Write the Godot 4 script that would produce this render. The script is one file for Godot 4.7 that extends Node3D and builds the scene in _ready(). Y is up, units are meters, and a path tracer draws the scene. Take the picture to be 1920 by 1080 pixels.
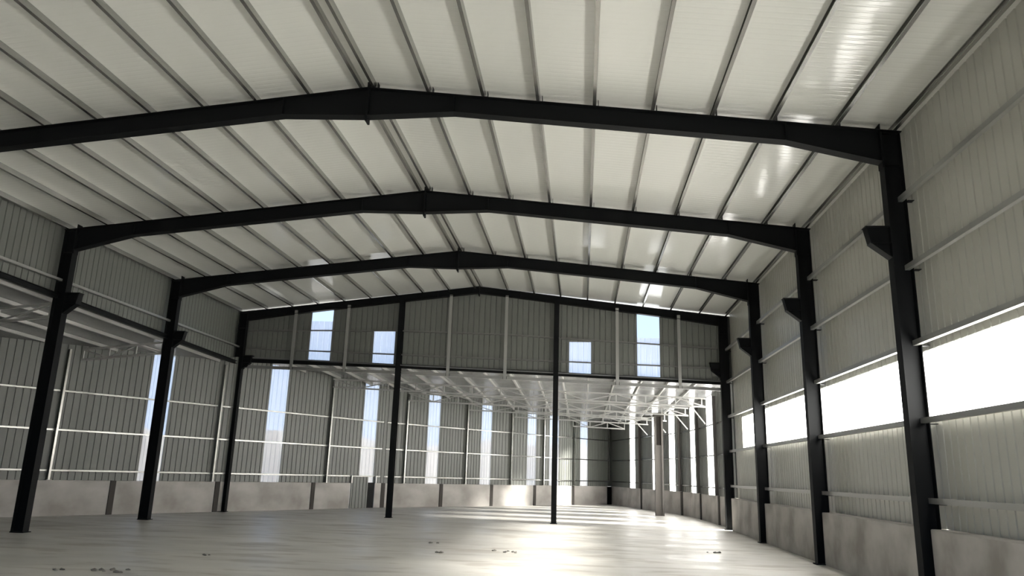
extends Node3D

# ---------------------------------------------------------------- measured layout (metres, y up)
const XL := -12.947            # outer face of the left column row
const XR := 5.151              # outer face of the right column row
const EAVE := 7.266
const APEX := 8.249
const AX := -3.822             # ridge
const COL := 0.297             # column depth across the hall
const FW := 0.2                # flange width
const FRAMES := [-11.70, -16.69, -21.72, -26.59]   # front faces of the portal frames
const ZG := -26.80             # inner face of the gable cladding
const ZN := 4.5                # front wall, behind the camera
const PA := Vector2(-16.7, -20.2)     # oblique outer wall, plan corners (x, z)
const PB := Vector2(-8.8, -33.4)
const PK := Vector2(1.8, -46.4)
const PF := Vector2(4.85, -35.0)
const PE := Vector2(5.25, -26.7)
const XW := 5.27               # inner face of the right wall cladding
const BASE := 1.04             # height of the concrete base wall

const ORD := ["first", "second", "third", "fourth", "fifth", "sixth", "seventh", "eighth", "ninth", "tenth", "eleventh", "twelfth", "thirteenth", "fourteenth", "fifteenth", "sixteenth", "seventeenth", "eighteenth", "nineteenth", "twentieth"]
const FRAME_WORD := ["nearest portal frame", "second portal frame", "third portal frame", "farthest portal frame at the gable"]

var M := {}
var used := {}
var mesh_cache := {}
var rng := RandomNumberGenerator.new()


func _ready() -> void:
	rng.seed = 7
	# camera
	var cam := Camera3D.new()
	cam.name = "camera"
	add_child(cam)
	cam.position = Vector3(0, 1.65, 0)
	cam.rotation = Vector3(0.24351, 0.09730, 0.03005)
	cam.fov = rad_to_deg(2.0 * atan(540.0 / 1394.45))
	cam.near = 0.05
	cam.far = 600.0
	cam.current = true
	# sky
	var env := Environment.new()
	var sky := Sky.new()
	var sm := ProceduralSkyMaterial.new()
	sm.sky_top_color = Color(0.45, 0.62, 0.90)
	sm.sky_horizon_color = Color(0.80, 0.885, 1.0)
	sm.sky_curve = 0.4
	sm.ground_bottom_color = Color(0.36, 0.34, 0.30)
	sm.ground_horizon_color = Color(0.62, 0.62, 0.60)
	sm.sky_energy_multiplier = 0.87
	sm.sun_angle_max = 8.0
	sky.sky_material = sm
	env.background_mode = Environment.BG_SKY
	env.sky = sky
	env.tonemap_mode = Environment.TONE_MAPPER_LINEAR
	env.tonemap_exposure = 2.2
	env.sdfgi_enabled = true
	env.ssao_enabled = true
	env.ssil_enabled = true
	var we := WorldEnvironment.new()
	we.name = "environment"
	we.environment = env
	add_child(we)
	# sun, low on the right
	var sun := DirectionalLight3D.new()
	sun.name = "sun"
	add_child(sun)
	sun.look_at_from_position(Vector3.ZERO, Vector3(-1, -0.51, -0.12), Vector3.UP)
	sun.light_energy = 20.0
	sun.light_color = Color(1.0, 0.985, 0.955)
	sun.light_angular_distance = 10.0
	sun.sky_mode = DirectionalLight3D.SKY_MODE_LIGHT_ONLY
	sun.shadow_enabled = true

	make_materials()
	build_ground()
	build_walls()
	build_ceilings()
	build_frames()
	build_main_purlins()
	build_girts()
	build_gable_steel()
	build_outer_wall_steel()
	build_annex_roof_steel()
	build_small_things()


# ---------------------------------------------------------------- naming
func numbered(called: String) -> String:
	var k: int = used.get(called, 0)
	used[called] = k + 1
	return called if k == 0 else "%s_%03d" % [called, k]


func tag(o: Node, label: String, category: String, group := "", kind := "") -> void:
	o.set_meta("label", label)
	o.set_meta("category", category)
	if group:
		o.set_meta("group", group)
	if kind:
		o.set_meta("kind", kind)


func thing(called: String, label: String, category: String, at := Vector3.ZERO, group := "", kind := "") -> Node3D:
	var o := Node3D.new()
	o.name = numbered(called)
	add_child(o)
	o.position = at
	tag(o, label, category, group, kind)
	return o


func part(called: String, mesh: Mesh, mat: Material, parent: Node3D, at := Transform3D()) -> MeshInstance3D:
	var o := MeshInstance3D.new()
	o.name = called
	o.mesh = mesh
	o.material_override = mat
	parent.add_child(o, true)
	o.transform = at
	return o


# ---------------------------------------------------------------- mesh builder: flat faces, clockwise fronts
class MB:
	var v := PackedVector3Array()
	var n := PackedVector3Array()

	func tri(a: Vector3, b: Vector3, c: Vector3, out: Vector3) -> void:
		var nn := (c - a).cross(b - a)
		if nn.length_squared() < 1e-14:
			return
		nn = nn.normalized()
		if nn.dot(out) < 0:
			nn = -nn
			var t := b
			b = c
			c = t
		v.append_array([a, b, c])
		n.append_array([nn, nn, nn])

	func quad(a: Vector3, b: Vector3, c: Vector3, d: Vector3, out: Vector3) -> void:
		tri(a, b, c, out)
		tri(a, c, d, out)

	func hexa(p: Array) -> void:   # 0..3 one end ring, 4..7 the other
		var mid := Vector3.ZERO
		for q in p:
			mid += q / 8.0
		for f in [[0, 1, 2, 3], [4, 5, 6, 7], [0, 1, 5, 4], [1, 2, 6, 5], [2, 3, 7, 6], [3, 0, 4, 7]]:
			var c: Vector3 = (p[f[0]] + p[f[1]] + p[f[2]] + p[f[3]]) / 4.0
			quad(p[f[0]], p[f[1]], p[f[2]], p[f[3]], c - mid)

	func box(lo: Vector3, hi: Vector3) -> void:
		hexa([Vector3(lo.x, lo.y, lo.z), Vector3(hi.x, lo.y, lo.z), Vector3(hi.x, hi.y, lo.z), Vector3(lo.x, hi.y, lo.z),
			Vector3(lo.x, lo.y, hi.z), Vector3(hi.x, lo.y, hi.z), Vector3(hi.x, hi.y, hi.z), Vector3(lo.x, hi.y, hi.z)])

	# a closed outline (counter-clockwise in the side/up plane) swept from a to b
	func sweep(outline: PackedVector2Array, a: Vector3, b: Vector3, up: Vector3) -> void:
		var d := (b - a).normalized()
		var side := d.cross(up).normalized()
		var u := side.cross(d).normalized()
		var m := outline.size()
		var c := Vector2.ZERO
		for k in m:
			var p := outline[k]
			var q := outline[(k + 1) % m]
			var e := q - p
			var o := side * e.y - u * e.x
			quad(a + side * p.x + u * p.y, a + side * q.x + u * q.y, b + side * q.x + u * q.y, b + side * p.x + u * p.y, o)
		var ids := Geometry2D.triangulate_polygon(outline)
		for k in range(0, ids.size(), 3):
			var t := [outline[ids[k]], outline[ids[k + 1]], outline[ids[k + 2]]]
			for e in [[a, -d], [b, d]]:
				tri(e[0] + side * t[0].x + u * t[0].y, e[0] + side * t[1].x + u * t[1].y, e[0] + side * t[2].x + u * t[2].y, e[1])

	# square or flat bar
	func bar(a: Vector3, b: Vector3, w: float, h: float, up := Vector3.UP) -> void:
		sweep(PackedVector2Array([Vector2(-w / 2, -h / 2), Vector2(w / 2, -h / 2), Vector2(w / 2, h / 2), Vector2(-w / 2, h / 2)]), a, b, up)

	func tube(a: Vector3, b: Vector3, r: float, sides := 10) -> void:
		var o := PackedVector2Array()
		for k in sides:
			o.append(Vector2(r, 0).rotated(TAU * k / sides))
		sweep(o, a, b, Vector3.UP if absf((b - a).normalized().y) < 0.9 else Vector3.RIGHT)

	# polygon in the xy plane made thick along z
	func plate(poly: PackedVector2Array, z0: float, z1: float) -> void:
		var m := poly.size()
		var area := 0.0
		for k in m:
			area += poly[k].cross(poly[(k + 1) % m])
		var s := signf(area)
		for k in m:
			var p := poly[k]
			var q := poly[(k + 1) % m]
			var e := q - p
			quad(Vector3(p.x, p.y, z0), Vector3(q.x, q.y, z0), Vector3(q.x, q.y, z1), Vector3(p.x, p.y, z1), Vector3(e.y, -e.x, 0) * s)
		var ids := Geometry2D.triangulate_polygon(poly)
		for k in range(0, ids.size(), 3):
			var t := [poly[ids[k]], poly[ids[k + 1]], poly[ids[k + 2]]]
			for z in [z0, z1]:
				tri(Vector3(t[0].x, t[0].y, z), Vector3(t[1].x, t[1].y, z), Vector3(t[2].x, t[2].y, z), Vector3(0, 0, -1 if z == minf(z0, z1) else 1))

	func done() -> ArrayMesh:
		var arr := []
		arr.resize(Mesh.ARRAY_MAX)
		arr[Mesh.ARRAY_VERTEX] = v
		arr[Mesh.ARRAY_NORMAL] = n
		var m := ArrayMesh.new()
		m.add_surface_from_arrays(Mesh.PRIMITIVE_TRIANGLES, arr)
		return m


# C section: web h tall at side 0, flanges reach w to the +side, lips turn in
func c_outline(h: float, w: float, lip := 0.02, t := 0.004) -> PackedVector2Array:
	var y := h / 2
	return PackedVector2Array([Vector2(0, -y), Vector2(w, -y), Vector2(w, -y + lip), Vector2(w - t, -y + lip), Vector2(w - t, -y + t), Vector2(t, -y + t),
		Vector2(t, y - t), Vector2(w - t, y - t), Vector2(w - t, y - lip), Vector2(w, y - lip), Vector2(w, y), Vector2(0, y)])


func mirrored(o: PackedVector2Array) -> PackedVector2Array:
	var r := PackedVector2Array()
	for k in range(o.size() - 1, -1, -1):
		r.append(Vector2(-o[k].x, o[k].y))
	return r


func bar_mesh(a: Vector3, b: Vector3, w: float, h: float) -> ArrayMesh:
	var m := MB.new()
	m.bar(a, b, w, h, Vector3.UP if absf((b - a).normalized().y) < 0.95 else Vector3(0, 0, 1))
	return m.done()


func box_mesh(lo: Vector3, hi: Vector3) -> ArrayMesh:
	var m := MB.new()
	m.box(lo, hi)
	return m.done()


# ---------------------------------------------------------------- cladding sheet: local x along the wall, y up, +z into the room
# bottom and top heights may differ at the two ends; thick 0 gives a single translucent layer
func sheet_mesh(w: float, b0: float, b1: float, t0: float, t1: float, ribs: int, depth: float, groove: float, thick: float) -> ArrayMesh:
	var key := "%.3f %.3f %.3f %.3f %.3f %d %.3f %.3f %.3f" % [w, b0, b1, t0, t1, ribs, depth, groove, thick]
	if mesh_cache.has(key):
		return mesh_cache[key]
	var m := MB.new()
	var xs := PackedVector2Array([Vector2(0, 0)])     # (x, z)
	var pitch := w / ribs
	for k in ribs:
		var c := pitch * (k + 0.5)
		xs.append_array([Vector2(c - groove * 0.5, 0), Vector2(c - groove * 0.22, -depth), Vector2(c + groove * 0.22, -depth), Vector2(c + groove * 0.5, 0)])
	xs.append(Vector2(w, 0))
	var lo := func(x: float) -> float: return lerpf(b0, b1, x / w)
	var hi := func(x: float) -> float: return lerpf(t0, t1, x / w)
	for k in xs.size() - 1:
		var p := xs[k]
		var q := xs[k + 1]
		m.quad(Vector3(p.x, lo.call(p.x), p.y), Vector3(q.x, lo.call(q.x), q.y), Vector3(q.x, hi.call(q.x), q.y), Vector3(p.x, hi.call(p.x), p.y), Vector3(0, 0, 1))
		if thick > 0:
			m.quad(Vector3(p.x, lo.call(p.x), p.y), Vector3(q.x, lo.call(q.x), q.y), Vector3(q.x, lo.call(q.x), -thick), Vector3(p.x, lo.call(p.x), -thick), Vector3(0, -1, 0))
			m.quad(Vector3(p.x, hi.call(p.x), p.y), Vector3(q.x, hi.call(q.x), q.y), Vector3(q.x, hi.call(q.x), -thick), Vector3(p.x, hi.call(p.x), -thick), Vector3(0, 1, 0))
	if thick > 0:
		m.quad(Vector3(0, b0, -thick), Vector3(w, b1, -thick), Vector3(w, t1, -thick), Vector3(0, t0, -thick), Vector3(0, 0, -1))
		m.quad(Vector3(0, b0, 0), Vector3(0, b0, -thick), Vector3(0, t0, -thick), Vector3(0, t0, 0), Vector3(-1, 0, 0))
		m.quad(Vector3(w, b1, 0), Vector3(w, b1, -thick), Vector3(w, t1, -thick), Vector3(w, t1, 0), Vector3(1, 0, 0))
	var done := m.done()
	mesh_cache[key] = done
	return done


# a straight wall in plan: origin p, towards q, the room on the +z side of its own axes
func wall_frame(p: Vector2, q: Vector2) -> Transform3D:
	var u := (q - p).normalized()
	var x := Vector3(u.x, 0, u.y)
	return Transform3D(Basis(x, Vector3.UP, x.cross(Vector3.UP)), Vector3(p.x, 0, p.y))


func along(f: Transform3D, s: float) -> Transform3D:
	return f * Transform3D(Basis(), Vector3(s, 0, 0))


# fill s0..s1 of a wall with sheets about 0.8 m wide
func clad(parent: Node3D, f: Transform3D, s0: float, s1: float, bottom: Callable, top: Callable, mat: Material, width := 0.8, called := "wall_sheet") -> void:
	if s1 - s0 < 0.05:
		return
	var count := maxi(1, roundi((s1 - s0) / width))
	var w := (s1 - s0) / count
	for k in count:
		var a := s0 + w * k
		var b: float = bottom.call(a)
		var mesh := sheet_mesh(w, 0.0, bottom.call(a + w) - b, top.call(a) - b, top.call(a + w) - b, maxi(1, roundi(w / 0.2)), 0.022, 0.035, 0.05)
		part(called, mesh, mat, parent, along(f, a) * Transform3D(Basis(), Vector3(0, b, 0)))


func pane(f: Transform3D, s0: float, s1: float, b0: float, t0: float, t1: float, label: String, mat: Material, pieces := 1) -> void:
	var o := thing("window", label, "window", Vector3.ZERO, "", "structure")
	o.name = "window_%d" % (used["window"])
	var w := (s1 - s0) / pieces
	for k in pieces:
		var ta := lerpf(t0, t1, float(k) / pieces)
		var tb := lerpf(t0, t1, float(k + 1) / pieces)
		part("translucent_sheet", sheet_mesh(w, 0.0, 0.0, ta - b0, tb - b0, maxi(3, roundi(w / 0.2)), 0.022, 0.06, 0.0), mat, o, along(f, s0 + w * k) * Transform3D(Basis(), Vector3(0, b0, -0.012)))


# ---------------------------------------------------------------- heights
func rafter_top(x: float) -> float:
	return APEX - (AX - x) * (APEX - EAVE) / (AX - XL) if x < AX else APEX - (x - AX) * (APEX - EAVE) / (XR - AX)


func annex_y(x: float, z: float) -> float:       # underside of the low roof behind the gable
	return 5.54 - 0.033 * (x + 12.5) + 0.02 * (z + 26.6)


func lean_y(x: float, z: float) -> float:        # underside of the low roof left of the hall
	return 5.57 + 0.0206 * (z + 16.7) + (x - XL) * 0.116


func outer_x(z: float) -> float:                 # x of the oblique wall at z
	if z > PB.y:
		return PA.x + (z - PA.y) * (PB.x - PA.x) / (PB.y - PA.y)
	return PB.x + (z - PB.y) * (PK.x - PB.x) / (PK.y - PB.y)


func right_x(z: float) -> float:                 # x of the right wall behind the gable
	if z > PF.y:
		return PE.x + (z - PE.y) * (PF.x - PE.x) / (PF.y - PE.y)
	return PF.x + (z - PF.y) * (PK.x - PF.x) / (PK.y - PF.y)


func beam_y(x: float) -> float:                  # top of the dark beam under the gable cladding
	return piecewise(x, [-12.95, 5.53, -6.7, 5.40, -0.92, 5.215, 5.15, 4.99])


func piecewise(x: float, p: Array) -> float:
	for k in range(0, p.size() - 2, 2):
		if x <= p[k + 2] or k == p.size() - 4:
			return lerpf(p[k + 1], p[k + 3], (x - p[k]) / (p[k + 2] - p[k]))
	return p[1]


# ---------------------------------------------------------------- materials
func noise_tex(seed_: int, freq: float, colors: Array, offsets: Array, size := 512, octaves := 5, kind := FastNoiseLite.TYPE_SIMPLEX_SMOOTH) -> NoiseTexture2D:
	var n := FastNoiseLite.new()
	n.seed = seed_
	n.noise_type = kind
	n.frequency = freq
	n.fractal_octaves = octaves
	var t := NoiseTexture2D.new()
	t.width = size
	t.height = size
	t.seamless = true
	t.noise = n
	var g := Gradient.new()
	g.offsets = PackedFloat32Array(offsets)
	g.colors = PackedColorArray(colors)
	t.color_ramp = g
	return t


func plain(called: String, c: Color, rough: float, metal := 0.0, spec := 0.5) -> StandardMaterial3D:
	var m := StandardMaterial3D.new()
	m.resource_name = called
	m.albedo_color = c
	m.roughness = rough
	m.metallic = metal
	m.metallic_specular = spec
	return m


func world_mapped(m: StandardMaterial3D, scale: Vector3) -> void:
	m.uv1_triplanar = true
	m.uv1_world_triplanar = true
	m.uv1_scale = scale


func make_materials() -> void:
	M.steel = plain("black painted steel", Color(0.07, 0.076, 0.08), 0.6, 0.0, 0.25)
	M.galv = plain("galvanised steel", Color(0.62, 0.62, 0.605), 0.26, 0.88)
	M.galv_dark = plain("weathered galvanised steel", Color(0.47, 0.47, 0.46), 0.42, 0.6)
	M.galv_dull = plain("dull galvanised steel", Color(0.66, 0.66, 0.645), 0.38, 0.7)
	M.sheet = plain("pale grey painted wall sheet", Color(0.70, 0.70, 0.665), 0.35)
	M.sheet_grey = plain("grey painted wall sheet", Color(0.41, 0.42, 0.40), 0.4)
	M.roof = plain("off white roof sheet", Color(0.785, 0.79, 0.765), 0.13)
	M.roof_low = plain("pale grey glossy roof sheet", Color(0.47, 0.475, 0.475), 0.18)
	M.galv_pale = plain("pale galvanised steel", Color(0.72, 0.72, 0.705), 0.35, 0.45)
	M.dark_post = plain("dark concrete pilaster", Color(0.25, 0.235, 0.22), 0.8)
	M.primer = plain("brown grey steel primer", Color(0.34, 0.325, 0.31), 0.6)
	M.stone = plain("rubble", Color(0.42, 0.41, 0.39), 0.9)
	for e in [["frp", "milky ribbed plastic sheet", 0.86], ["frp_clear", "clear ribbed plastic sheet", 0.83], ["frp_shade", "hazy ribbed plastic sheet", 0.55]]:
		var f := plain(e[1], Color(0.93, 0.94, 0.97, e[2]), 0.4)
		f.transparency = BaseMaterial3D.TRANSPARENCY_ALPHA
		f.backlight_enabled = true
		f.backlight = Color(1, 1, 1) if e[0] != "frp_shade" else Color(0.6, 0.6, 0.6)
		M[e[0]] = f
	var conc := plain("concrete base wall", Color(1, 1, 1), 0.75)
	conc.albedo_texture = noise_tex(3, 0.006, [Color(0.57, 0.55, 0.525), Color(0.67, 0.655, 0.635), Color(0.74, 0.725, 0.705)], [0.15, 0.5, 0.85])
	world_mapped(conc, Vector3(0.22, 0.22, 0.22))
	M.concrete = conc
	var fl := plain("screeded concrete floor", Color(1, 1, 1), 0.5)
	fl.albedo_texture = noise_tex(11, 0.004, [Color(0.75, 0.74, 0.715), Color(0.79, 0.78, 0.755), Color(0.825, 0.815, 0.79)], [0.2, 0.5, 0.8], 1024, 6)
	fl.roughness_texture = noise_tex(12, 0.008, [Color(0.70, 0.70, 0.70), Color(1, 1, 1)], [0.3, 0.7], 512)
	fl.detail_enabled = true
	fl.detail_blend_mode = BaseMaterial3D.BLEND_MODE_MUL
	fl.detail_albedo = noise_tex(13, 0.02, [Color(0.90, 0.89, 0.875), Color(1, 1, 1), Color(1, 1, 1)], [0.28, 0.42, 1.0], 512)
	fl.detail_uv_layer = BaseMaterial3D.DETAIL_UV_1
	world_mapped(fl, Vector3(0.05, 0.05, 0.16))
	M.floor = fl
	var gr := plain("dry ground outside", Color(1, 1, 1), 0.95)
	gr.albedo_texture = noise_tex(21, 0.01, [Color(0.10, 0.097, 0.09), Color(0.145, 0.14, 0.128)], [0.3, 0.7], 256)
	world_mapped(gr, Vector3(0.05, 0.05, 0.05))
	M.ground = gr


# ---------------------------------------------------------------- ground and floor
func build_ground() -> void:
	var g := thing("ground", "dry earth outside the hall, seen through the translucent wall strips", "ground", Vector3.ZERO, "", "structure")
	part("terrain", box_mesh(Vector3(-160, -1.2, -190), Vector3(160, -0.32, 120)), M.ground, g)
	var ridge := MB.new()
	var n := FastNoiseLite.new()
	n.seed = 5
	n.frequency = 0.03
	var path := []
	for k in 41:
		var a := lerpf(-2.9, -1.0, k / 40.0)
		var r := 85.0 + 10.0 * n.get_noise_2d(k * 9.0, 40.0)
		path.append(Vector3(r * cos(a) - 5.0, 5.2 + 3.0 * n.get_noise_2d(k * 11.0, 0.0), r * sin(a) - 20.0))
	for k in 40:
		var p: Vector3 = path[k]
		var q: Vector3 = path[k + 1]
		var c := Vector3(-5, 0, -20)
		var pi := (p - c).normalized() * -22.0 + p
		var qi := (q - c).normalized() * -22.0 + q
		var po := (p - c).normalized() * 22.0 + p
		var qo := (q - c).normalized() * 22.0 + q
		for e in [pi, qi, po, qo]:
			pass
		pi.y = -0.5
		qi.y = -0.5
		po.y = -0.5
		qo.y = -0.5
		ridge.quad(pi, qi, q, p, Vector3.UP)
		ridge.quad(p, q, qo, po, Vector3.UP)
	part("hillside", ridge.done(), M.ground, g)
	var fl := thing("floor", "wide pale grey screeded concrete floor of the empty hall", "floor", Vector3.ZERO, "", "structure")
	var poly := PackedVector2Array([Vector2(-23.5, ZN + 0.3), Vector2(5.6, ZN + 0.3), Vector2(5.6, -26.7), Vector2(5.2, -35.1), Vector2(2.1, -47.0), Vector2(1.6, -47.0), Vector2(-9.15, -33.6), Vector2(-17.0, -20.4), Vector2(-23.5, -9.5)])
	var m := MB.new()
	var ids := Geometry2D.triangulate_polygon(poly)
	for k in range(0, ids.size(), 3):
		var a := poly[ids[k]]
		var b := poly[ids[k + 1]]
		var c := poly[ids[k + 2]]
		for e in [[0.0, Vector3.UP], [-0.3, Vector3.DOWN]]:
			m.tri(Vector3(a.x, e[0], a.y), Vector3(b.x, e[0], b.y), Vector3(c.x, e[0], c.y), e[1])
	for k in poly.size():
		var a := poly[k]
		var b := poly[(k + 1) % poly.size()]
		var mid := (a + b) / 2 - Vector2(-6, -18)
		m.quad(Vector3(a.x, 0, a.y), Vector3(b.x, 0, b.y), Vector3(b.x, -0.3, b.y), Vector3(a.x, -0.3, a.y), Vector3(mid.x, 0, mid.y))
	part("floor_slab", m.done(), M.floor, fl)


# ---------------------------------------------------------------- walls
func base_panels(parent: Node3D, f: Transform3D, cuts: Array, thick: float, top := BASE) -> void:
	for k in range(0, cuts.size(), 2):
		var m := MB.new()
		var a: float = cuts[k] + 0.004
		var b: float = cuts[k + 1] - 0.004
		var c := 0.012     # chamfered top edge
		m.sweep(PackedVector2Array([Vector2(0, 0), Vector2(thick, 0), Vector2(thick, top - c), Vector2(thick - c, top), Vector2(0, top)]), Vector3(a, 0, -thick), Vector3(b, 0, -thick), Vector3.UP)
		part("concrete_panel", m.done(), M.concrete, parent, f)


func build_walls() -> void:
	var zero := func(_s: float) -> float: return 0.0
	var base := func(_s: float) -> float: return BASE
	# right wall of the hall: u runs towards the camera, s = 0 at the gable
	var fr := wall_frame(Vector2(XW, ZG), Vector2(XW, ZN))
	var long := ZN - ZG
	var w := thing("wall_right", "pale ribbed metal right wall above and below the long bright window band", "wall", Vector3.ZERO, "", "structure")
	var eave_top := func(_s: float) -> float: return EAVE + 0.12
	var band0 := 1.35
	clad(w, fr, 0.0, band0, base, eave_top, M.sheet)
	clad(w, fr, band0, long, func(_s: float) -> float: return 3.66, eave_top, M.sheet)
	clad(w, fr, band0, long, base, func(_s: float) -> float: return 2.60, M.sheet)
	var edges := [band0, FRAMES[2] - 0.1 - ZG, FRAMES[1] - 0.1 - ZG, FRAMES[0] - 0.1 - ZG, -6.6 - ZG, -1.6 - ZG]
	var words := ["shortest piece of the bright band in the right wall, next to the gable", "bright band piece between the third and second right columns", "bright band piece between the second and nearest right columns", "bright band piece just this side of the nearest right column", "bright band piece beside the camera, out of the picture"]
	clad(w, fr, edges[5], long, func(_s: float) -> float: return 2.60, func(_s: float) -> float: return 3.66, M.sheet)
	for k in 5:
		pane(fr, edges[k], edges[k + 1], 2.60, 3.66, 3.66, words[k], M.frp, maxi(2, roundi((edges[k + 1] - edges[k]) / 0.9)))
	# its concrete base, cut where the columns stand
	var wb := thing("wall_right_base", "low concrete base wall along the right side, cut by the black columns", "wall", Vector3.ZERO, "", "structure")
	var fb := wall_frame(Vector2(5.0, ZG), Vector2(5.0, ZN))
	var cuts := [0.42]
	for k in [2, 1, 0]:
		cuts.append_array([FRAMES[k] - FW - ZG, FRAMES[k] - ZG])
	cuts.append(long)
	base_panels(wb, fb, cuts, 0.34)
	# gable: cladding hung above the dark beam
	var fg := wall_frame(Vector2(XL, ZG), Vector2(XR + 0.16, ZG))
	var wg := thing("wall_rear", "dark ribbed gable wall hung above the low rear bay, with four bright openings", "wall", Vector3.ZERO, "", "structure")
	var gb := func(s: float) -> float: return beam_y(XL + s) - 0.02
	var gt := func(s: float) -> float: return rafter_top(XL + s) + 0.085
	var open := [[-10.19, -9.36, 5.50, 99.0], [-7.74, -6.93, 5.44, 6.645], [-0.46, 0.325, 5.215, 6.335], [1.975, 2.78, 5.13, 99.0]]
	var at := -0.17
	for o in open:
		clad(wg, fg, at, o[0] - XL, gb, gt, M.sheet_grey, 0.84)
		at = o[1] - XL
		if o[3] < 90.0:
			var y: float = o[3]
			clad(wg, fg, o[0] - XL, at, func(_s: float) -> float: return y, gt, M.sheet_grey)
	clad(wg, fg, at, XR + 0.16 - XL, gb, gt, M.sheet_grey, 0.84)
	var gw := ["leftmost tall translucent opening high in the gable wall", "square clear opening in the gable just left of the left wind column", "short cream ribbed opening in the gable right of the right wind column", "rightmost tall translucent opening high in the gable wall"]
	for k in 4:
		var o: Array = open[k]
		var tops := [7.0, 6.645, 6.335, 6.52]
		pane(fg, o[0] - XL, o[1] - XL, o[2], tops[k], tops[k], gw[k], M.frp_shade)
	# upper left wall, hung above the low side roof
	var zc := -13.3
	var fl := wall_frame(Vector2(XL - 0.12, ZN), Vector2(XL - 0.12, ZG))
	var wl := thing("wall_left", "dark ribbed upper left wall hung above the low side roof", "wall", Vector3.ZERO, "", "structure")
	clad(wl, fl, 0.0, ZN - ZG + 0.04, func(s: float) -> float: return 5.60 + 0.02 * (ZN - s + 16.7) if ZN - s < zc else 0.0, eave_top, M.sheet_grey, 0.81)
	# front wall behind the camera, with a tall open gateway
	var ff := wall_frame(Vector2(XR + 0.1, ZN), Vector2(XL, ZN))
	var wf := thing("wall_front", "ribbed front wall behind the camera with an open gateway", "wall", Vector3.ZERO, "", "structure")
	var ft := func(s: float) -> float: return rafter_top(XR + 0.1 - s) + 0.12
	clad(wf, ff, 0.0, 2.0, zero, ft, M.sheet)
	clad(wf, ff, 2.0, 16.0, func(_s: float) -> float: return 6.0, ft, M.sheet)
	clad(wf, ff, 16.0, XR + 0.1 - XL, zero, ft, M.sheet)
	# closing wall of the side bay, out of the picture on the left
	var pa0 := PA + (PA - PB).normalized() * 8.0
	var ws := thing("wall_side", "plain ribbed wall closing the side bay beyond the left edge", "wall", Vector3.ZERO, "", "structure")
	clad(ws, wall_frame(Vector2(XL - 0.1, pa0.y), pa0), 0.0, XL - 0.1 - pa0.x, zero, func(s: float) -> float: return lean_y(XL - 0.1 - s, pa0.y), M.sheet_grey)
	build_outer_wall(pa0)


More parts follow.
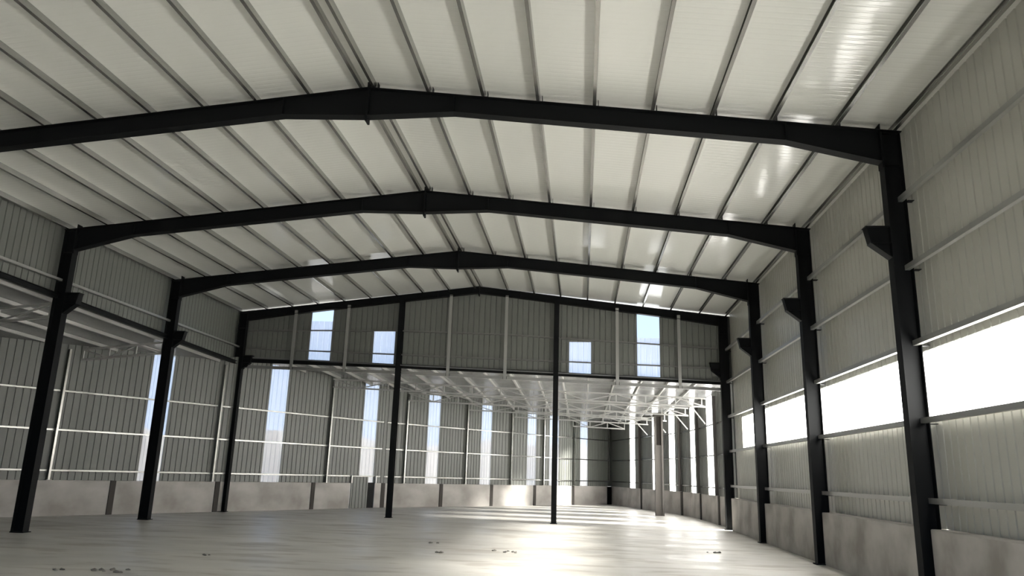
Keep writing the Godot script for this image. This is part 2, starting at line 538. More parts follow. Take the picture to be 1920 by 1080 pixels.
func build_outer_wall(pa0: Vector2) -> void:
	var base := func(_s: float) -> float: return BASE
	var w := thing("wall_outer", "grey ribbed outer wall running obliquely behind the columns, with tall light strips", "wall", Vector3.ZERO, "", "structure")
	var wb := thing("wall_outer_base", "stained concrete base wall under the oblique outer wall, split by dark pilasters", "wall", Vector3.ZERO, "", "structure")
	var ord := ["leftmost tall light strip, behind the third left column", "second tall light strip from the left, just right of the farthest left column", "third tall light strip from the left, above the sheet-clad doorway", "fourth tall light strip, first right of the left wind column", "fifth tall light strip from the left, midway between the wind columns", "sixth tall light strip, last one before the right wind column", "seventh tall light strip, half hidden by the right wind column", "brightest tall light strip, last before the far corner"]
	var f1 := wall_frame(PA, PB)
	var l1 := PA.distance_to(PB)
	var f2 := wall_frame(PB, PK)
	var l2 := PB.distance_to(PK)
	var top1 := func(s: float) -> float:
		var p := f1 * Vector3(s, 0, 0)
		return (lean_y(p.x, p.z) if p.z > -26.4 else annex_y(p.x, p.z)) + 0.02
	var top2 := func(s: float) -> float:
		var p := f2 * Vector3(s, 0, 0)
		return annex_y(p.x, p.z) + 0.02
	var strips1 := [[4.33, 5.1], [9.08, 9.92], [14.02, 14.86]]
	var strips2 := [[2.46, 3.2], [5.95, 6.68], [9.36, 10.06], [11.16, 11.93], [13.83, 14.52]]
	var n := 0
	for job in [[f1, top1, strips1, -(PA.distance_to(pa0)), l1], [f2, top2, strips2, 0.0, l2]]:
		var f: Transform3D = job[0]
		var top: Callable = job[1]
		var at: float = job[3]
		for s in job[2]:
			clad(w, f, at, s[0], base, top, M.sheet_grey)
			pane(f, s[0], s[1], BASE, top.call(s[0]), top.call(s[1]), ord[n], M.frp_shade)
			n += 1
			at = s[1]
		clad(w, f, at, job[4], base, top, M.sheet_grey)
	# base: concrete between pilasters, a sheet-clad doorway at s 13.56 - 14.95
	var c1 := [-8.0, -3.4, -3.2, 0.0, 0.0, 3.49, 3.68, 7.2, 7.4, 11.5, 11.7, 13.56, 14.97, l1 - 0.02]
	base_panels(wb, f1, c1, 0.22)
	var c2 := [0.2, 3.36, 3.58, 6.69, 6.90, 9.9, 10.13, 13.1, 13.32, 16.35]
	base_panels(wb, f2, c2, 0.22)
	for s in [-3.4, 3.49, 7.2, 11.5]:
		part("pilaster", box_mesh(Vector3(s + 0.01, 0, -0.24), Vector3(s + 0.18, BASE, 0.02)), M.dark_post, wb, f1)
	part("pilaster", box_mesh(Vector3(-0.01, 0, -0.24), Vector3(0.19, BASE, 0.02)), M.dark_post, wb, f2)
	for s in [3.36, 6.69, 9.9, 13.1]:
		part("pilaster", box_mesh(Vector3(s + 0.01, 0, -0.24), Vector3(s + 0.2, BASE, 0.02)), M.dark_post, wb, f2)
	part("corner_pilaster", box_mesh(Vector3(16.36, 0, -0.2), Vector3(16.9, BASE - 0.02, 0.03)), M.steel, wb, f2)
	var d := thing("door", "low sheet-clad doorway in the concrete base under the third light strip", "door", Vector3.ZERO, "", "structure")
	d.name = "door_1"
	part("door_sheet", sheet_mesh(0.95, 0, 0, 1.3, 1.3, 5, 0.022, 0.035, 0.05), M.sheet_grey, d, f1 * Transform3D(Basis(), Vector3(13.57, 0.0, 0.05)))
	part("door_jamb", box_mesh(Vector3(14.53, 0, -0.05), Vector3(14.94, 1.06, 0.01)), M.steel, d, f1)
	for s in [13.53, 14.93]:
		part("door_post", box_mesh(Vector3(s, BASE, 0.01), Vector3(s + 0.07, 1.34, 0.09)), M.galv_dull, d, f1)
	# right wall of the low rear bay: from the far corner back to the gable
	var we := thing("wall_extension", "grey ribbed right wall of the low rear bay, with bright narrow strips", "wall", Vector3.ZERO, "", "structure")
	var web := thing("wall_extension_base", "low concrete base wall at the right of the rear bay, behind the grey steel column", "wall", Vector3.ZERO, "", "structure")
	var f3 := wall_frame(PK, PF)
	var l3 := PK.distance_to(PF)
	var f4 := wall_frame(PF, PE)
	var l4 := PF.distance_to(PE)
	var words := ["far narrow bright strip, first right of the far corner", "narrow bright strip behind the grey steel column of the rear bay", "narrow bright strip just right of the grey steel column", "narrow bright strip in the rear bay, third from the gable corner", "narrow bright strip in the rear bay, second from the gable corner", "narrow bright strip in the rear bay, hard beside the last right column"]
	n = 0
	for job in [[f3, l3, [[l3 - 8.3, l3 - 7.45], [l3 - 4.72, l3 - 3.88], [l3 - 2.42, l3 - 1.7]]], [f4, l4, [[0.35, 1.35], [l4 - 4.45, l4 - 3.35], [l4 - 1.75, l4 - 0.6]]]]:
		var f: Transform3D = job[0]
		var top := func(s: float) -> float:
			var p := f * Vector3(s, 0, 0)
			return annex_y(p.x, p.z) + 0.02
		var at := 0.0
		for s in job[2]:
			clad(we, f, at, s[0], base, top, M.sheet_grey)
			pane(f, s[0], s[1], BASE, top.call(s[0]), top.call(s[1]), words[n], M.frp_clear)
			n += 1
			at = s[1]
		clad(we, f, at, job[1], base, top, M.sheet_grey)
	base_panels(web, f3, [-0.1, l3 - 6.55, l3 - 6.38, l3 - 1.05, l3 - 0.86, l3], 0.22)
	base_panels(web, f4, [0.0, 2.2, 2.4, 5.55, 5.75, l4 - 0.2], 0.22)
	for s in [l3 - 6.55, l3 - 1.05]:
		part("pilaster", box_mesh(Vector3(s + 0.005, 0, -0.24), Vector3(s + 0.175, BASE, 0.04)), M.dark_post, web, f3)
	for s in [2.2, 5.55]:
		part("pilaster", box_mesh(Vector3(s + 0.005, 0, -0.24), Vector3(s + 0.195, BASE, 0.04)), M.dark_post, web, f4)


# ---------------------------------------------------------------- ceilings
func roof_sheets(parent: Node3D, origin: Callable, far: Callable, z0: float, z1: float, width: float, mat: Material) -> void:
	# sheets side by side along z; each runs from origin(z) to far(z), its ribbed face down
	var count := roundi(absf(z1 - z0) / width)
	for k in count:
		var za := lerpf(z0, z1, float(k) / count)
		var zb := lerpf(z0, z1, float(k + 1) / count)
		var a: Vector3 = origin.call(za)
		var b: Vector3 = origin.call(zb)
		var y: Vector3 = ((far.call(za) - a) as Vector3).normalized()
		var down := (b - a).cross(y).normalized()
		if down.y > 0:
			var t := a
			a = b
			b = t
			y = ((far.call(a.z) - a) as Vector3).normalized()
			down = (b - a).cross(y).normalized()
		var x := y.cross(down)
		var w: float = (b - a).dot(x)
		var la: float = (far.call(a.z) - a).dot(y)
		var lb: float = (far.call(b.z) - a).dot(y)
		part("roof_sheet", sheet_mesh(w, 0.0, (b - a).dot(y), la, lb, maxi(4, roundi(w * 8.0)), 0.0015, 0.05, 0.06), mat, parent, Transform3D(Basis(x, y, down), a))


func build_ceilings() -> void:
	var up := 0.125
	var c := thing("ceiling", "off-white sheet ceiling sloping both ways from the ridge of the hall", "ceiling", Vector3.ZERO, "", "structure")
	var ridge := func(z: float) -> Vector3: return Vector3(AX, APEX + up, z)
	roof_sheets(c, ridge, func(z: float) -> Vector3: return Vector3(XL - 0.25, rafter_top(XL - 0.25) + up, z), ZN + 0.3, ZG - 0.25, 1.0, M.roof)
	roof_sheets(c, ridge, func(z: float) -> Vector3: return Vector3(XR + 0.3, rafter_top(XR + 0.3) + up, z), ZN + 0.3, ZG - 0.25, 1.0, M.roof)
	var l := thing("ceiling_001", "glossy low ceiling of the side bay left of the columns", "ceiling", Vector3.ZERO, "", "structure")
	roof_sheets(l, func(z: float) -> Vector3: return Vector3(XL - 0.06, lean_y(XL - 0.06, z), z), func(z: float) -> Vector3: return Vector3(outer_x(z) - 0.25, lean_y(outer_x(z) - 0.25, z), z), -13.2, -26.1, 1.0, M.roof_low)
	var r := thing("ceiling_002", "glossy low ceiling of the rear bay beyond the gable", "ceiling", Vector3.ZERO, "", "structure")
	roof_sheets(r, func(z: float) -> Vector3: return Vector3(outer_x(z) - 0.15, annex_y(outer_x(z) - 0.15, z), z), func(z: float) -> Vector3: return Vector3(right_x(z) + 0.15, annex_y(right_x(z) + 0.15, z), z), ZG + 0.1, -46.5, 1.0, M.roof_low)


# ---------------------------------------------------------------- black portal frames
func column(side: int, k: int) -> void:
	# side -1 left row, +1 right row; local x points outwards
	var zf: float = FRAMES[k]
	var x_out := XL if side < 0 else XR
	var where: String = ("left" if side < 0 else "right") + " black steel column of the " + FRAME_WORD[k]
	var c := thing("steel_column", where, "column", Vector3(x_out - side * COL / 2, 0, zf - FW / 2), "black hall columns")
	var h := EAVE - 0.012
	var t := COL / 2
	part("web", box_mesh(Vector3(-t + 0.012, 0.02, -0.006), Vector3(t - 0.012, h, 0.006)), M.steel, c)
	part("flange", box_mesh(Vector3(-t, 0.02, -FW / 2), Vector3(-t + 0.012, h, FW / 2)), M.steel, c)
	part("flange", box_mesh(Vector3(t - 0.012, 0.02, -FW / 2), Vector3(t, h, FW / 2)), M.steel, c)
	part("base_plate", box_mesh(Vector3(-t - 0.04 if side > 0 else -t, 0, -FW / 2 - 0.03), Vector3(t if side > 0 else t + 0.04, 0.02, FW / 2 + 0.03)), M.steel, c)
	for y in [EAVE - 0.6, EAVE - 0.03]:
		part("stiffener", box_mesh(Vector3(-t + 0.012, y, -FW / 2 + 0.01), Vector3(t - 0.012, y + 0.01, FW / 2 - 0.01)), M.steel, c)
	# crane bracket on the inner face
	var s := -side
	var b := MB.new()
	b.plate(PackedVector2Array([Vector2(s * t, 5.12), Vector2(s * t, 5.62), Vector2(s * (t + 0.355), 5.62), Vector2(s * (t + 0.30), 5.36)]), -0.006, 0.006)
	var br := part("bracket", b.done(), M.steel, c)
	var tp := MB.new()
	tp.box(Vector3(minf(s * t, s * (t + 0.37)), 5.62, -0.09), Vector3(maxf(s * t, s * (t + 0.37)), 5.634, 0.09))
	part("bracket_plate", tp.done(), M.steel, br)
	var ep := MB.new()
	ep.bar(Vector3(s * (t + 0.352), 5.62, 0), Vector3(s * (t + 0.297), 5.355, 0), 0.012, 0.17, Vector3(0, 0, 1))
	part("bracket_plate", ep.done(), M.steel, br)
	var lp := MB.new()
	lp.bar(Vector3(s * (t + 0.31), 5.36, 0), Vector3(s * t, 5.115, 0), 0.17, 0.012)
	part("bracket_plate", lp.done(), M.steel, br)
	part("bracket_rib", box_mesh(Vector3(minf(s * t, s * (t + 0.29)), 5.355, -0.085), Vector3(maxf(s * t, s * (t + 0.29)), 5.365, 0.085)), M.steel, br)


func rafter(k: int) -> void:
	var zc: float = FRAMES[k] - FW / 2
	var last := k == 3
	var lift := 0.10 if last else 0.0
	var o := thing("roof_beam", "black tapered roof beam of the " + FRAME_WORD[k], "beam", Vector3(AX, 0, zc), "black roof beams")
	var top := func(x: float) -> float: return rafter_top(x) + lift * (1.0 - absf(x - AX) / 9.1)
	var heads := [0.55, 0.34, 0.34, 0.565]       # depths: ridge, haunch ends, column face
	if last:
		heads = [0.25, 0.25, 0.28, 0.33]
	for side in [-1, 1]:
		var xo := XL if side < 0 else XR
		var xi: float = xo - side * COL
		var xs := [AX + side * 0.007, AX + side * 1.55, xi - side * 1.5, xi]
		var tops := PackedVector2Array()
		var lows := PackedVector2Array()
		for i in 4:
			tops.append(Vector2(xs[i] - AX, top.call(xs[i])))
			lows.append(Vector2(xs[i] - AX, top.call(xs[i]) - heads[i]))
		var web := PackedVector2Array(tops)
		for i in [3, 2, 1, 0]:
			web.append(lows[i])
		var m := MB.new()
		m.plate(web, -0.006, 0.006)
		part("web", m.done(), M.steel, o)
		var xe: float = xo + side * 0.03
		var ft := MB.new()
		ft.plate(PackedVector2Array([tops[0], Vector2(xe - AX, top.call(xe)), Vector2(xe - AX, top.call(xe) - 0.012), tops[0] - Vector2(0, 0.012)]), -FW / 2, FW / 2)
		part("top_flange", ft.done(), M.steel, o)
		var fb := MB.new()
		var outline := PackedVector2Array(lows)
		for i in [3, 2, 1, 0]:
			outline.append(lows[i] + Vector2(0, 0.012))
		fb.plate(outline, -FW / 2, FW / 2)
		part("bottom_flange", fb.done(), M.steel, o)
		for i in [1, 2]:
			part("stiffener", box_mesh(Vector3(xs[i] - AX - 0.005, lows[i].y + 0.012, -FW / 2 + 0.01), Vector3(xs[i] - AX + 0.005, tops[i].y - 0.012, FW / 2 - 0.01)), M.steel, o)
		if not last:
			var e := MB.new()
			var xa: float = xi - AX - side * 0.016
			e.plate(PackedVector2Array([Vector2(xa, lows[3].y - 0.10), Vector2(xa + side * 0.014, lows[3].y - 0.10), Vector2(xa + side * 0.014, tops[3].y + 0.10), Vector2(xa, tops[3].y + 0.10)]), -FW / 2 + 0.01, FW / 2 - 0.01)
			part("end_plate", e.done(), M.steel, o)
	part("ridge_plate", box_mesh(Vector3(-0.018, APEX + lift - heads[0] - 0.10, -FW / 2 + 0.01), Vector3(0.018, APEX + lift + 0.10, FW / 2 - 0.01)), M.steel, o)
	for y in [APEX + lift - heads[0] - 0.05, APEX + lift - heads[0] + 0.08]:
		var bolt := MB.new()
		bolt.tube(Vector3(-0.035, y, 0.05), Vector3(0.035, y, 0.05), 0.012, 8)
		part("bolt", bolt.done(), M.steel, o)
	for x in purlin_xs():
		if not last and x > AX and x < XR - 0.5:
			part("purlin_cleat", box_mesh(Vector3(x - AX + 0.035, rafter_top(x), -0.05), Vector3(x - AX + 0.043, rafter_top(x) + 0.12, 0.06)), M.steel, o)


func build_frames() -> void:
	for k in 4:
		for side in [-1, 1]:
			column(side, k)
		rafter(k)


# ---------------------------------------------------------------- main roof purlins
func purlin_xs() -> Array:
	return [-12.86, -11.85, -10.86, -9.87, -8.86, -7.84, -6.85, -5.87, -4.89, -3.935, -3.70, -2.70, -1.72, -0.756, 0.216, 1.207, 2.205, 3.190, 4.199, 5.11]


func build_main_purlins() -> void:
	var xs := purlin_xs()
	for k in xs.size():
		var x: float = xs[k]
		var left := x < AX
		var n := (9 - k) if left else (k - 10)
		var label := ""
		if k == 0 or k == 19:
			label = "galvanised eave purlin along the top of the %s wall" % ("left" if left else "right")
		elif n == 0:
			label = "%s purlin of the close pair at the ridge" % ("left" if left else "right")
		else:
			label = "%s galvanised purlin down the %s roof slope from the ridge pair" % [ORD[n - 1], "left" if left else "right"]
		var o := thing("roof_purlin", label, "purlin", Vector3(x, rafter_top(x) + 0.062, 0), "galvanised roof purlins of the hall")
		var slope := 0.1077 if left else -0.1095
		var m := MB.new()
		var c := c_outline(0.118, 0.055, 0.016, 0.004)
		var sh := PackedVector2Array()
		for p in mirrored(c):
			sh.append(p)
		m.sweep(sh, Vector3(0, 0, ZN - 0.1), Vector3(0, 0, FRAMES[3] + 0.02), Vector3(-slope, 1, 0).normalized())
		part("channel", m.done(), M.galv, o)
		for z in FRAMES.slice(0, 3):
			part("lap_bolt", box_mesh(Vector3(-0.01, -0.02, z - 0.55), Vector3(0.012, 0.02, z - 0.52)), M.galv_dull, o)


# ---------------------------------------------------------------- girts of the side walls
func build_girts() -> void:
	var rows := [[1.43, "lowest girt, under the bright band,"], [2.585, "sill girt under the bright band"], [3.76, "girt on top of the bright band"], [4.96, "second girt from the eave"], [6.10, "top girt below the eave"]]
	var bays := [[ZG + 0.02, FRAMES[2] - 0.1, "beside the gable"], [FRAMES[2] - 0.1, FRAMES[1] - 0.1, "between the second and third right columns"], [FRAMES[1] - 0.1, FRAMES[0] - 0.1, "between the nearest and second right columns"], [FRAMES[0] - 0.1, ZN - 0.05, "this side of the nearest right column"]]
	for b in bays:
		for r in rows:
			var o := thing("wall_girt", "galvanised %s %s" % [r[1], b[2]], "girt", Vector3(XR + 0.004, r[0], b[0]), "galvanised girts of the right wall")
			var m := MB.new()
			m.sweep(girt_outline(0.08), Vector3(0, 0, 0.012), Vector3(0, 0, b[1] - b[0] - 0.012), Vector3.UP)
			part("channel", m.done(), M.galv_dull, o)
			part("cleat", box_mesh(Vector3(-0.001, -0.055, 0.014), Vector3(0.10, -0.045, 0.12)), M.steel, o)
	for k in 3:
		var z0: float = FRAMES[k] - 0.1
		var z1: float = FRAMES[k + 1] - 0.1
		var words := ["between the nearest and second left columns", "between the second and third left columns", "between the third left column and the gable"]
		var o := thing("wall_girt", "thin galvanised girt across the upper left wall " + words[k], "girt", Vector3(XL - 0.004, 5.965, z0), "galvanised girts of the upper left wall")
		var m := MB.new()
		m.sweep(girt_outline(0.06), Vector3(0, 0, -0.012), Vector3(0, 0, z1 - z0 + 0.012), Vector3.UP)
		part("channel", m.done(), M.galv_dull, o)
		# dark beam under the hung wall
		var e := thing("eave_beam", "dark steel beam under the upper left wall " + words[k], "beam", Vector3(XL + COL / 2, 0, 0), "dark beams under the upper left wall")
		var ya: float = 5.62 + 0.02 * (z0 + 16.7)
		var yb: float = 5.62 + 0.02 * (z1 + 16.7)
		var a := Vector3(-0.09, ya, z0 - FW / 2 + 0.09)
		var b := Vector3(-0.09, yb, z1 + FW / 2 - 0.09)
		var wb := MB.new()
		wb.bar(a - Vector3(0, 0.06, 0), b - Vector3(0, 0.06, 0), 0.01, 0.11)
		part("web", wb.done(), M.steel, e)
		for d in [0.006, 0.114]:
			part("flange", bar_mesh(a - Vector3(0, d, 0), b - Vector3(0, d, 0), 0.11, 0.012), M.steel, e)


# channel lying against the cladding, seen edge-on from the room: top web, two drooping flanges
func girt_outline(h: float) -> PackedVector2Array:
	var t := 0.004
	var y := h / 2
	var i := 0.035
	var o := 0.105
	return PackedVector2Array([Vector2(i, -y), Vector2(o, -y), Vector2(o, y), Vector2(i, y), Vector2(i, y - 0.018), Vector2(i + t, y - 0.018), Vector2(i + t, y - t), Vector2(o - t, y - t), Vector2(o - t, -y + t), Vector2(i + t, -y + t), Vector2(i + t, -y + 0.018), Vector2(i, -y + 0.018)])


# ---------------------------------------------------------------- steel of the gable
func build_gable_steel() -> void:
	var zf: float = FRAMES[3] - 0.1
	# wind columns
	for e in [[-6.70, "left"], [-0.93, "right"]]:
		var x: float = e[0]
		var h: float = rafter_top(x) + 0.03 - 0.2
		var c := thing("wind_column", "slim black %s wind column rising from the floor to the gable beam" % e[1], "column", Vector3(x, 0, zf + 0.02), "slim gable wind columns")
		part("web", box_mesh(Vector3(-0.005, 0.015, -0.09), Vector3(0.005, h, 0.09)), M.steel, c)
		for s in [-1, 1]:
			part("flange", box_mesh(Vector3(-0.09, 0.015, s * 0.1 - 0.005), Vector3(0.09, h, s * 0.1 + 0.005)), M.steel, c)
		part("base_plate", box_mesh(Vector3(-0.12, 0, -0.13), Vector3(0.12, 0.015, 0.13)), M.steel, c)
	# the dark beam in three lengths, with the pale channel below it
	var spans := [[XL + COL, -6.79, "left of the left wind column"], [-6.61, -1.02, "between the two wind columns"], [-0.84, XR - COL, "right of the right wind column"]]
	for s in spans:
		var a := Vector3(s[0] + 0.005, beam_y(s[0]), zf - 0.035)
		var b := Vector3(s[1] - 0.005, beam_y(s[1]), zf - 0.03)
		var o := thing("gable_beam", "dark horizontal beam under the gable cladding " + s[2], "beam", a, "dark beams under the gable")
		var d := b - a
		part("web", bar_mesh(Vector3(0, -0.07, 0), d - Vector3(0, 0.07, 0), 0.01, 0.12), M.steel, o)
		for y in [0.006, 0.134]:
			part("flange", bar_mesh(Vector3(0, -y, 0), d - Vector3(0, y, 0), 0.12, 0.012), M.steel, o)
		var c := thing("hanging_channel", "pale galvanised channel hung below the dark gable beam " + s[2], "channel", a - Vector3(0, 0.30, 0.035), "pale channels below the gable beam")
		var m := MB.new()
		m.sweep(c_outline(0.11, 0.06), Vector3.ZERO, d, Vector3.UP)
		part("channel", m.done(), M.galv_dull, c)
	# hanging posts
	var posts := [-10.76, -8.73, -4.86, -2.77, 1.26, 3.45]
	for k in posts.size():
		var x: float = posts[k]
		var y1 := beam_y(x) - 0.36
		var o := thing("gable_post", "%s pale post of the gable from the left, hanging to below the dark beam" % ORD[k], "post", Vector3(x, y1, zf + 0.06), "pale posts of the gable wall")
		var m := MB.new()
		var h := rafter_top(x) - 0.12 - y1
		m.sweep(c_outline(0.11, 0.05), Vector3.ZERO, Vector3(0, h, 0), Vector3(1, 0, 0))
		part("channel", m.done(), M.galv_dull, o)
		part("cleat", box_mesh(Vector3(-0.07, 0.0, -0.012), Vector3(0.07, 0.10, -0.002)), M.steel, o)
	# girts in two rows between the uprights
	var ups := [XL + COL, -10.76, -8.73, -6.70, -4.86, -2.77, -0.93, 1.26, 3.45, XR - COL]
	for row in 2:
		for k in ups.size() - 1:
			var yv := [-12.95, 6.60, -6.6, 6.66, -2.75, 6.57, 1.2, 6.355, 5.15, 6.14] if row == 0 else [-12.95, 5.93, -6.5, 5.76, -2.7, 5.66, 1.2, 5.55, 5.15, 5.44]
			var a := Vector3(ups[k] + 0.06, piecewise(ups[k], yv), ZG + 0.01)
			var b := Vector3(ups[k + 1] - 0.06, piecewise(ups[k + 1], yv), ZG + 0.01)
			var o := thing("gable_girt", "%s gable girt, %s span from the left" % ["upper" if row == 0 else "lower", ORD[k]], "girt", a, "thin girts of the gable wall")
			var m := MB.new()
			m.sweep(PackedVector2Array([Vector2(0.0, -0.024), Vector2(0.06, -0.024), Vector2(0.06, 0.024), Vector2(0.0, 0.024), Vector2(0.0, 0.020), Vector2(0.056, 0.020), Vector2(0.056, -0.020), Vector2(0.0, -0.020)]), Vector3(0, 0, 0), b - a, Vector3.UP)
			part("channel", m.done(), M.galv_dark, o)


# ---------------------------------------------------------------- steel of the oblique wall and of the rear bay's right wall
func build_outer_wall_steel() -> void:
	var f1 := wall_frame(PA, PB)
	var f2 := wall_frame(PB, PK)
	var f3 := wall_frame(PK, PF)
	var f4 := wall_frame(PF, PE)
	var l2 := PB.distance_to(PK)
	var l3 := PK.distance_to(PF)
	var l4 := PF.distance_to(PE)
	var spots := [[f1, -3.5, "beyond the left edge of the picture"], [f1, 1.6, "beside the second left column"], [f1, 7.0, "behind the farthest left column"], [f1, 12.15, "between the second and third light strips"], [f2, 1.14, "just right of the left wind column"], [f2, 4.9, "between the fourth and fifth light strips"], [f2, 8.06, "between the fifth and sixth light strips"], [f2, 10.6, "left of the right wind column"], [f2, 13.2, "left of the brightest light strip"], [f2, l2 - 0.35, "in the far corner"],
		[f3, l3 - 6.47, "right of the far corner, on the rear bay's right wall"], [f3, l3 - 0.96, "right of the grey steel column"], [f4, 2.3, "on the rear bay's right wall, second from the gable"], [f4, 5.65, "on the rear bay's right wall, nearest the gable"]]
	for e in spots:
		var f: Transform3D = e[0]
		var p := f * Vector3(e[1], 0, 0.01)
		var right: bool = e[0] == f3 or e[0] == f4
		var top := (lean_y(p.x, p.z) if p.z > -26.5 and not right else annex_y(p.x, p.z)) - 0.16
		var o := thing("wall_post", "%s wall post %s" % ["dark steel" if right else "galvanised", e[2]], "post", p + Vector3(0, BASE, 0), "posts of the low outer walls")
		o.basis = f.basis
		var m := MB.new()
		m.sweep(c_outline(0.12, 0.06), Vector3(-0.03, 0, 0.07), Vector3(-0.03, top - BASE, 0.07), Vector3(0, 0, 1))
		part("channel", m.done(), M.primer if right else M.galv, o)
		part("foot_plate", box_mesh(Vector3(-0.08, 0, 0.0), Vector3(0.08, 0.012, 0.15)), M.galv_dull, o)
	# girts, three rows, cut at the posts
	var rows := [[1.325, "lowest"], [2.52, "middle"], [3.69, "upper"]]
	var spans := [[f1, [-7.9, -3.5, 1.6, 7.0, 12.15, 15.3]], [f2, [0.1, 1.14, 4.9, 8.06, 10.6, 13.2, l2 - 0.3]], [f3, [0.25, l3 - 6.47, l3 - 0.96, l3]], [f4, [0.0, 2.3, 5.65, l4 - 0.45]]]
	var names := ["the oblique wall's near part", "the oblique wall's far part", "the wall right of the far corner", "the rear bay's right wall"]
	for j in 4:
		var f: Transform3D = spans[j][0]
		var cut: Array = spans[j][1]
		for k in cut.size() - 1:
			for r in rows:
				var a: float = cut[k] + (0.05 if k > 0 else 0.0)
				var b: float = cut[k + 1] - 0.05
				var o := thing("wall_girt", "%s girt in the %s span of %s" % [r[1], ORD[k], names[j]], "girt", f * Vector3(a, r[0], 0.01), "thin girts of the low outer walls")
				o.basis = f.basis
				var m := MB.new()
				m.sweep(PackedVector2Array([Vector2(-0.062, -0.024), Vector2(0.0, -0.024), Vector2(0.0, 0.024), Vector2(-0.062, 0.024), Vector2(-0.062, 0.020), Vector2(-0.004, 0.020), Vector2(-0.004, -0.020), Vector2(-0.062, -0.020)]), Vector3(b - a, 0, 0), Vector3.ZERO, Vector3.UP)
				part("channel", m.done(), M.galv, o)


# ---------------------------------------------------------------- trusses and purlins of the low roofs
func truss(label: String, a: Vector3, b: Vector3, depth: float, panels: int, at_z: float) -> void:
	var o := thing("roof_truss", label, "truss", Vector3(a.x, 0, at_z), "light trusses of the low roofs")
	var p := Vector3(0, a.y, 0)
	var q := Vector3(b.x - a.x, b.y, 0)
	var down := Vector3(0, -depth, 0)
	part("top_chord", bar_mesh(p, q, 0.06, 0.06), M.galv_pale, o)
	part("bottom_chord", bar_mesh(p + down, q + down, 0.06, 0.06), M.galv_pale, o)
	for k in panels + 1:
		var c := p.lerp(q, clampf(float(k) / panels, 0.01, 0.99))
		part("vertical", bar_mesh(c - Vector3(0, 0.025, 0), c + down + Vector3(0, 0.025, 0), 0.045, 0.045), M.galv_pale, o)
		if k < panels:
			var e := p.lerp(q, (k + 0.97) / panels)
			var s := p.lerp(q, (k + 0.03) / panels)
			if k % 2 == 0:
				part("diagonal", bar_mesh(s - Vector3(0, 0.02, 0), e + down + Vector3(0, 0.02, 0), 0.04, 0.04), M.galv_pale, o)
			else:
				part("diagonal", bar_mesh(s + down + Vector3(0, 0.02, 0), e - Vector3(0, 0.02, 0), 0.04, 0.04), M.galv_pale, o)


func build_annex_roof_steel() -> void:
	# side bay
	var names := ["truss of the side bay left of the second left column", "truss of the side bay left of the third left column"]
	for k in 2:
		var z: float = FRAMES[k + 1] - 0.1
		var xa: float = XL - 0.02
		var xb := outer_x(z) + 0.14
		truss(names[k], Vector3(xb, lean_y(xb, z) - 0.14, z), Vector3(xa, lean_y(xa, z) - 0.19, z), 0.33, 4 if k == 0 else 3, z)
	for k in 5:
		var x := XL - 0.22 - 0.95 * k
		var zend := PA.y + (x - PA.x) * (PB.y - PA.y) / (PB.x - PA.x) + 0.2
		var a := Vector3(x, lean_y(x, -13.3) - 0.05, -13.3)
		var b := Vector3(x, lean_y(x, zend) - 0.05, zend)
		var o := thing("low_purlin", "%s purlin of the side bay's low roof, counted outwards from the hall" % ORD[k], "purlin", a, "purlins of the side bay roof")
		part("channel", bar_mesh(Vector3.ZERO, b - a, 0.06, 0.09), M.galv_pale, o)
	# rear bay
	var zs := [-30.5, -34.2, -37.2, -39.7, -43.4]
	for k in 5:
		var z: float = zs[k]
		var xa := outer_x(z) + 0.14
		var xb := right_x(z) - 0.14
		truss("%s truss of the rear bay, counted from the gable" % ORD[k], Vector3(xa, annex_y(xa, z) - 0.135, z), Vector3(xb, annex_y(xb, z) - 0.135, z), 0.33, maxi(3, roundi((xb - xa) / 1.2)), z)
		if k < 4:
			var br := thing("knee_brace", "%s slanting knee brace at the right wall of the rear bay, from the gable" % ORD[k], "brace", Vector3(xb - 0.05, 3.75, z + 0.06), "knee braces of the rear bay")
			part("strut", bar_mesh(Vector3(0, 0, 0), Vector3(-0.72, annex_y(xb, z) - 0.2 - 3.75, 0), 0.045, 0.045), M.galv_pale, br)
	for k in 17:
		var x := 4.04 - 0.95 * k
		var z0: float = ZG - 0.01
		var zend := 0.0
		if x < PB.x:
			zend = PA.y + (x - PA.x) * (PB.y - PA.y) / (PB.x - PA.x)
		elif x < PK.x:
			zend = PB.y + (x - PB.x) * (PK.y - PB.y) / (PK.x - PB.x)
		else:
			zend = PF.y + (x - PF.x) * (PK.y - PF.y) / (PK.x - PF.x)
		zend += 0.25
		if z0 - zend < 0.4:
			continue
		var a := Vector3(x, annex_y(x, z0) - 0.055, z0)
		var b := Vector3(x, annex_y(x, zend) - 0.055, zend)
		var o := thing("low_purlin", "%s purlin of the rear bay's low roof, counted from the right wall" % ORD[k], "purlin", a, "purlins of the rear bay roof")
		part("channel", bar_mesh(Vector3.ZERO, b - a, 0.055, 0.1), M.galv_pale, o)


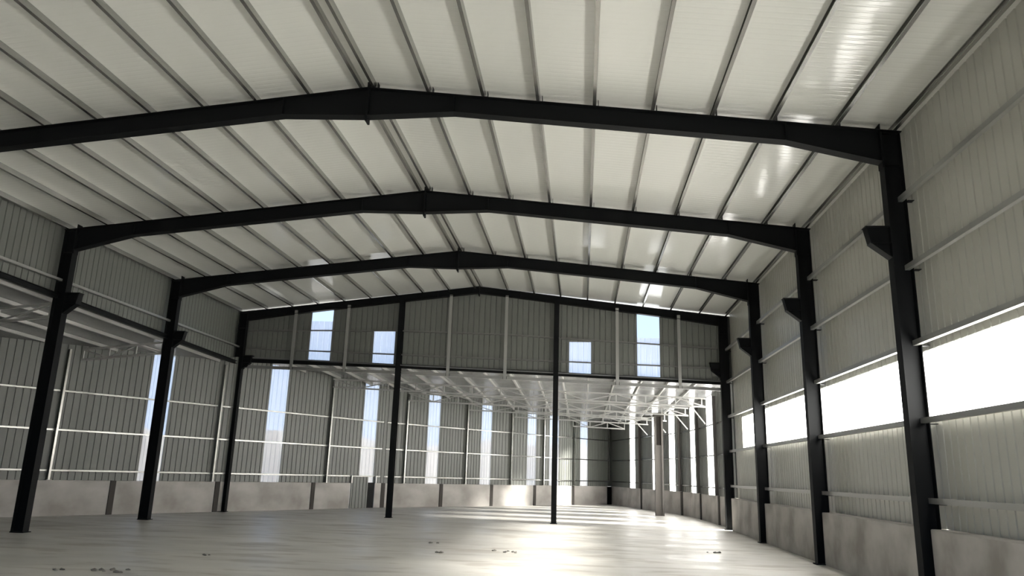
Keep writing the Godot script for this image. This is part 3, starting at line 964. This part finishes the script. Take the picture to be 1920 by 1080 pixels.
# ---------------------------------------------------------------- the grey column of the rear bay and rubble on the floor
func build_small_things() -> void:
	var x := 3.47
	var z := -34.75
	var c := thing("grey_column", "stout grey brown steel column standing free in the rear bay", "column", Vector3(x, 0, z))
	var h := annex_y(x, z) - 0.52
	var w := 0.19
	var slot0 := 3.05
	for s in [-1, 1]:
		part("flange", box_mesh(Vector3(minf(s * w, s * 0.11), 0, -0.16), Vector3(maxf(s * w, s * 0.11), h, 0.16)), M.primer, c)
	part("web", box_mesh(Vector3(-0.11, 0, -0.02), Vector3(0.11, h, 0.02)), M.dark_post, c)
	part("casing", box_mesh(Vector3(-0.11, 0, 0.02), Vector3(0.11, slot0, 0.14)), M.primer, c)
	part("cap_plate", box_mesh(Vector3(-0.24, h, -0.2), Vector3(0.24, h + 0.16, 0.2)), M.dark_post, c)
	var heaps := [[-7.2, -11.6, 9, 0.28, "thickest scatter of broken stones near the bottom left corner of the floor"], [-8.0, -11.4, 3, 0.12, "pair of loose stones at the far bottom left"], [-6.9, -14.0, 4, 0.12, "small scatter of stones on the left floor ahead of the second left column"], [-3.4, -18.1, 4, 0.14, "small stones on the floor left of the bright patch, farther group"], [-2.95, -16.1, 3, 0.12, "small stones on the floor left of the bright patch, nearer group"], [-1.6, -16.7, 7, 0.3, "loose stones beside the left edge of the bright floor patch"], [3.1, -18.5, 3, 0.2, "dark crumbs on the floor near the third right column"]]
	var pm := []
	for k in 4:
		var m := MB.new()
		var top := Vector3(rng.randf_range(-0.3, 0.3), 1.0, rng.randf_range(-0.3, 0.3))
		var ring := []
		var low := []
		for i in 6:
			var a := TAU * i / 6
			var r := rng.randf_range(0.7, 1.15)
			ring.append(Vector3(r * cos(a), rng.randf_range(0.35, 0.6), r * sin(a)))
			low.append(Vector3(r * 0.85 * cos(a), 0, r * 0.85 * sin(a)))
		for i in 6:
			var j := (i + 1) % 6
			m.tri(ring[i], ring[j], top, (ring[i] + ring[j] + top))
			m.quad(ring[i], ring[j], low[j], low[i], Vector3(ring[i].x + ring[j].x, 0, ring[i].z + ring[j].z))
			m.tri(low[i], low[j], Vector3.ZERO, Vector3.DOWN)
		pm.append(m.done())
	for e in heaps:
		var o := thing("stone_scatter", e[4], "stones", Vector3(e[0], 0, e[1]), "loose stones left on the floor")
		for k in e[2]:
			var s := rng.randf_range(0.015, 0.045)
			var t := Transform3D(Basis(Vector3.UP, rng.randf() * TAU).scaled(Vector3(s * 1.5, s, s)), Vector3(rng.randf_range(-1, 1) * e[3], 0, rng.randf_range(-0.6, 0.6) * e[3]))
			part("stone", pm[k % 4], M.stone, o, t)
